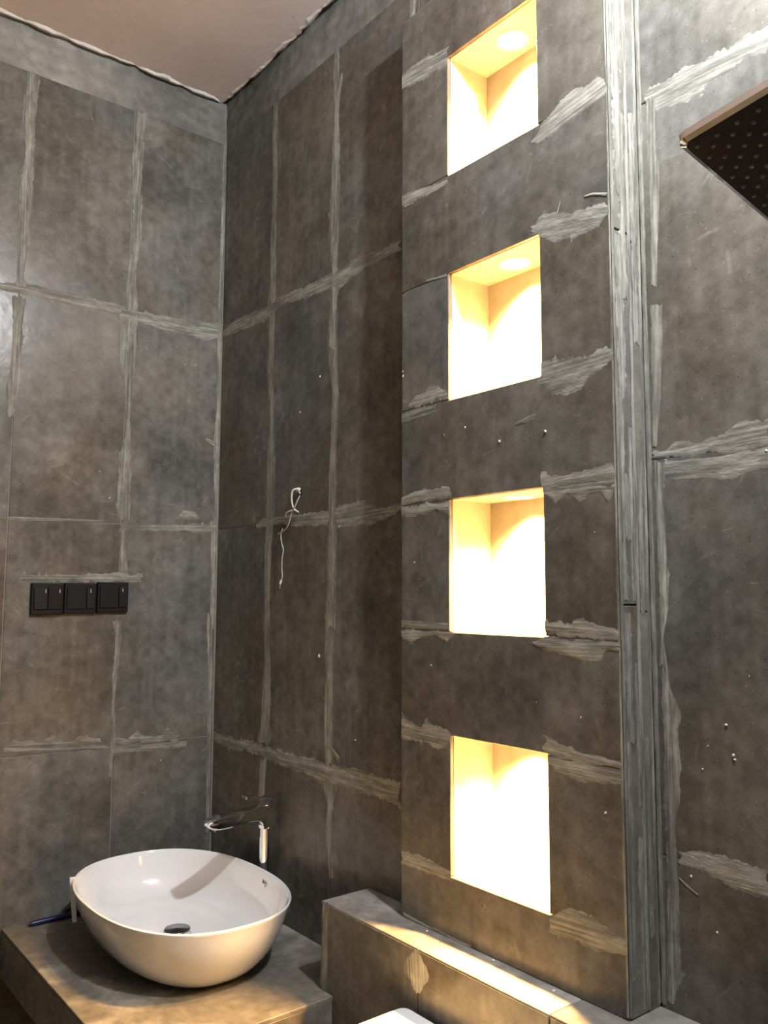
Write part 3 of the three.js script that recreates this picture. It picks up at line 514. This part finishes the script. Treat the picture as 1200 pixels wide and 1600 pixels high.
// ---------------------------------------------------------------- toilet under the lowest niche
{
  const t = thing('toilet', 'white ceramic toilet whose cistern lid meets the ledge', 'toilet', [1.2, 0, 0.131]);
  const rb = (w, h, d, r, x, y, z) => { const g = new RoundedBoxGeometry(w, h, d, 5, r); g.translate(x, y, z); return g; };
  const lid = new THREE.Shape(), W = 0.18, D0 = 0.001, D1 = 0.19, r = 0.022;
  lid.moveTo(-W + r, D0); lid.lineTo(W - r, D0); lid.quadraticCurveTo(W, D0, W, D0 + r); lid.lineTo(W, D1 - 0.05); lid.quadraticCurveTo(W, D1, W - 0.06, D1); lid.lineTo(-W + 0.06, D1); lid.quadraticCurveTo(-W, D1, -W, D1 - 0.05); lid.lineTo(-W, D0 + r); lid.quadraticCurveTo(-W, D0, -W + r, D0);
  const lg = new THREE.ExtrudeGeometry(lid, { depth: 0.022, bevelEnabled: true, bevelSize: 0.004, bevelThickness: 0.004, bevelOffset: -0.004, bevelSegments: 3, curveSegments: 16 }); lg.rotateX(Math.PI / 2); lg.translate(0, 0.781, 0);
  mesh('cistern_lid', lg, M.ceramic, t);
  mesh('cistern', rb(0.345, 0.36, 0.178, 0.03, 0, 0.58, 0.094), M.ceramic, t);
  mesh('flush_button', new THREE.CylinderGeometry(0.02, 0.02, 0.006, 28).translate(0, 0.787, 0.1), M.chrome, t);
  const bowl = new THREE.LatheGeometry([[0.1, 0], [0.125, 0.004], [0.12, 0.06], [0.125, 0.2], [0.165, 0.33], [0.185, 0.39], [0.18, 0.4], [0.15, 0.4], [0.13, 0.36], [0.06, 0.22], [0, 0.2]].map((p) => new THREE.Vector2(...p)), 48); bowl.scale(1, 1, 1.3); bowl.translate(0, 0, 0.38); mesh('bowl', bowl, M.ceramic, t);
  mesh('pedestal', rb(0.24, 0.42, 0.3, 0.04, 0, 0.21, 0.16), M.ceramic, t);
  const st = new THREE.LatheGeometry([[0, 0.428], [0.17, 0.428], [0.186, 0.422], [0.188, 0.412], [0.183, 0.404], [0, 0.404]].map((p) => new THREE.Vector2(...p)), 48); st.scale(1, 1, 1.3); st.translate(0, 0, 0.39); mesh('seat_cover', st, M.ceramic, t);
}

// ---------------------------------------------------------------- shower head
{
  const t = thing('shower_head', 'square black faced rain shower head with chrome rim', 'shower head', [0, 0, 0]);
  const S = 0.24, H = 0.008, SC = [1.816, 1.97, 0.451], SE1 = new THREE.Vector3(0.99, 0.139, -0.013).normalize(), SN = new THREE.Vector3(-0.139, 0.976, -0.169).normalize(), SE2 = new THREE.Vector3().crossVectors(SN, SE1); SE1.crossVectors(SE2, SN);
  // local frame: corner at (0,0), x to the right, z towards the wall is negative
  t.position.set(...SC); t.quaternion.setFromRotationMatrix(new THREE.Matrix4().makeBasis(SE1, SN, SE2.clone().negate()));
  const rs = (o, r) => { const s = new THREE.Shape(), a = o, b = S - o; s.moveTo(a + r, a); s.lineTo(b - r, a); s.quadraticCurveTo(b, a, b, a + r); s.lineTo(b, b - r); s.quadraticCurveTo(b, b, b - r, b); s.lineTo(a + r, b); s.quadraticCurveTo(a, b, a, b - r); s.lineTo(a, a + r); s.quadraticCurveTo(a, a, a + r, a); return s; };
  const body = new THREE.ExtrudeGeometry(rs(0, 0.012), { depth: H, bevelEnabled: true, bevelSize: 0.005, bevelThickness: 0.0029, bevelOffset: -0.005, bevelSegments: 1, curveSegments: 8 }); body.rotateX(-Math.PI / 2); body.translate(0, 0.0029, 0);
  mesh('rim_plate', toCreasedNormals(body, 0.4), M.chrome, t);
  const face = new THREE.ExtrudeGeometry(rs(0.0052, 0.010), { depth: 0.001, bevelEnabled: false, curveSegments: 8 }); face.rotateX(-Math.PI / 2); face.translate(0, -0.0009, 0);
  mesh('face_plate', face, M.blackGloss, t);
  const nz = new THREE.CylinderGeometry(0.0024, 0.0017, 0.0022, 8);
  let row = 0; for (let z = 0.016; z < S - 0.013; z += 0.0108, row++) for (let x = 0.0135 + (row % 2) * 0.0105; x < S - 0.012; x += 0.021) { const m = mesh('nozzle', nz, M.rubber, t); m.position.set(x, -0.0018, -z); }
  const hub = new THREE.LatheGeometry([[0.026, 0.011], [0.026, 0.018], [0.014, 0.024], [0.012, 0.05], [0, 0.05]].map((p) => new THREE.Vector2(...p)), 28); hub.translate(S / 2, 0, -S / 2); mesh('ball_joint', hub, M.chrome, t);
  t.updateMatrixWorld(true);
  const inv = t.matrixWorld.clone().invert(), W = new THREE.Vector3(S / 2, 0.045, -S / 2).applyMatrix4(t.matrixWorld);
  const arm = new THREE.CatmullRomCurve3([W, new THREE.Vector3(W.x - 0.004, W.y + 0.04, W.z - 0.012), new THREE.Vector3(W.x - 0.004, W.y + 0.066, W.z - 0.05), new THREE.Vector3(W.x - 0.004, W.y + 0.07, W.z - 0.12), new THREE.Vector3(W.x - 0.004, W.y + 0.07, -0.033)]);
  mesh('arm', new THREE.TubeGeometry(arm, 40, 0.011, 16, false).applyMatrix4(inv), M.chrome, t);
  const fl = new THREE.CylinderGeometry(0.03, 0.03, 0.008, 32); fl.rotateX(Math.PI / 2); fl.translate(W.x - 0.004, W.y + 0.07, -0.0295); mesh('wall_flange', fl.applyMatrix4(inv), M.chrome, t);
}

// ---------------------------------------------------------------- switches and sockets on the left wall
{
  const plate = (name, label, cat, z0, z1, y0, y1, build) => {
    const t = thing(name, label, cat, [0.0006, y0, (z0 + z1) / 2], 'black switch and socket row');
    const w = z1 - z0, h = y1 - y0;
    const g = new RoundedBoxGeometry(0.011, h, w, 3, 0.003); g.translate(0.0055, h / 2, 0); mesh('frame', g, M.blackPlastic, t);
    build(t, w, h); return t;
  };
  const pad = (t, name, z0, z1, y0, y1, x, tilt = 0) => { const g = new RoundedBoxGeometry(0.006, y1 - y0, z1 - z0, 2, 0.0015); g.rotateZ(tilt); g.translate(x, (y0 + y1) / 2, (z0 + z1) / 2); return mesh(name, g, M.blackPlastic, t); };
  const mark = (p, z, y) => { const g = new THREE.BoxGeometry(0.0008, 0.009, 0.0016); g.translate(0.0152, y, z); mesh('indicator', g, M.whiteMark, p); };
  // looking at the wall, +z runs to the left
  plate('switch_plate', 'leftmost black plate of the row with two rocker switches', 'switch', 0.446, 0.527, 1.474, 1.556, (t, w, h) => {
    mark(pad(t, 'rocker', 0.0005, w / 2 - 0.006, 0.014, h - 0.011, 0.0118, 0.05), 0.006, h - 0.021); mark(pad(t, 'rocker', -w / 2 + 0.006, -0.0005, 0.014, h - 0.011, 0.0118, -0.03), -0.029, h - 0.021);
  });
  const socket = (label, z0, z1, y0, y1) => plate('socket_plate', label, 'socket', z0, z1, y0, y1, (t, w, h) => {
    const f = pad(t, 'socket_face', -0.014, w / 2 - 0.006, 0.012, h - 0.01, 0.0115);
    for (const [dz, dy, r] of [[0.011, 0.053, 0.0036], [0.0215, 0.027, 0.003], [0.0005, 0.027, 0.003]]) { const g = new THREE.CylinderGeometry(r, r, 0.0008, 16); g.rotateZ(Math.PI / 2); g.translate(0.0147, dy, dz); mesh('pin_hole', g, M.slot, f); }
    mark(pad(t, 'rocker', -w / 2 + 0.006, -0.0155, 0.014, h - 0.011, 0.0118, 0.04), -0.025, h - 0.021);
  });
  socket('middle black socket plate with a switch, next to the rockers', 0.3595, 0.444, 1.476, 1.557);
  socket('rightmost black socket plate of the row, slightly raised', 0.272, 0.3575, 1.479, 1.560);
}

// ---------------------------------------------------------------- wires hanging out of the back wall
{
  const tube = (pts, r, n = 40) => new THREE.TubeGeometry(new THREE.CatmullRomCurve3(pts.map((p) => new THREE.Vector3(...p))), n, r, 8, false);
  const t = thing('electric_wires', 'thin white wires hanging from a hole in the dark wall', 'wire', [0.447, 1.79, 0.001]);
  const at = (x, y, z) => [x - 0.447, y - 1.79, z];
  const h = new THREE.CylinderGeometry(0.008, 0.008, 0.0012, 20); h.rotateX(Math.PI / 2); h.translate(0, -0.004, 0.0003); mesh('wall_hole', h, M.slot, t);
  mesh('wire', tube([at(0.447, 1.786, 0.001), at(0.45, 1.797, 0.012), at(0.443, 1.793, 0.02), at(0.434, 1.772, 0.018), at(0.432, 1.752, 0.012), at(0.44, 1.742, 0.008), at(0.449, 1.738, 0.006)], 0.0022), M.wire, t);
  mesh('wire', tube([at(0.438, 1.744, 0.012), at(0.42, 1.742, 0.014), at(0.4, 1.738, 0.012), at(0.39, 1.728, 0.009)], 0.0018), M.wire, t);
  mesh('wire', tube([at(0.447, 1.781, 0.001), at(0.45, 1.768, 0.01), at(0.444, 1.752, 0.014), at(0.426, 1.738, 0.012), at(0.41, 1.706, 0.012), at(0.392, 1.695, 0.011), at(0.37, 1.69, 0.009), at(0.352, 1.687, 0.007)], 0.0017), M.wireGrey, t);
  mesh('wire', tube([at(0.378, 1.7, 0.009), at(0.372, 1.682, 0.01), at(0.378, 1.658, 0.01), at(0.383, 1.645, 0.009), at(0.376, 1.62, 0.008), at(0.376, 1.59, 0.008), at(0.38, 1.575, 0.009), at(0.374, 1.558, 0.01), at(0.366, 1.545, 0.008)], 0.0017, 60), M.wireGrey, t);
  mesh('wire_end', tube([at(0.377, 1.566, 0.0095), at(0.372, 1.556, 0.0105)], 0.003, 6), M.wire, t);
  const pl = new THREE.IcosahedronGeometry(0.009, 1); pl.scale(1.2, 0.6, 0.5); pl.translate(-0.002, 0.006, 0.006); mesh('tape', pl, M.wire, t);
}

// ---------------------------------------------------------------- pen and cap on the counter
{
  const t = thing('ballpoint_pen', 'dark blue pen lying on the counter left of the basin', 'pen', [0.033, 0.722, 0.505]);
  const d = new THREE.Vector3(-0.006, 0, -1).normalize();
  const q = new THREE.Quaternion().setFromUnitVectors(new THREE.Vector3(0, 1, 0), d);
  const lathe = (a) => new THREE.LatheGeometry(a.map((p) => new THREE.Vector2(...p)), 20).applyQuaternion(q);
  mesh('barrel', lathe([[0.002, 0], [0.005, 0.004], [0.0062, 0.012], [0.0068, 0.03], [0.0068, 0.14], [0, 0.142]]), M.blue, t);
  mesh('tip', lathe([[0, -0.006], [0.0012, -0.005], [0.0028, 0.003], [0.0032, 0.004]]), M.darkChrome, t);
  const k = new THREE.LatheGeometry([[0, 0], [0.011, 0], [0.011, 0.013], [0.007, 0.017], [0, 0.017]].map((p) => new THREE.Vector2(...p)), 24);
  const c = mesh('plastic_cap', k, M.blackPlastic); c.position.set(0.013, 0.7152, 0.4); c.userData = { label: 'small black cap on the counter by the wall', category: 'cap' };
}

renderer.render(scene, camera);
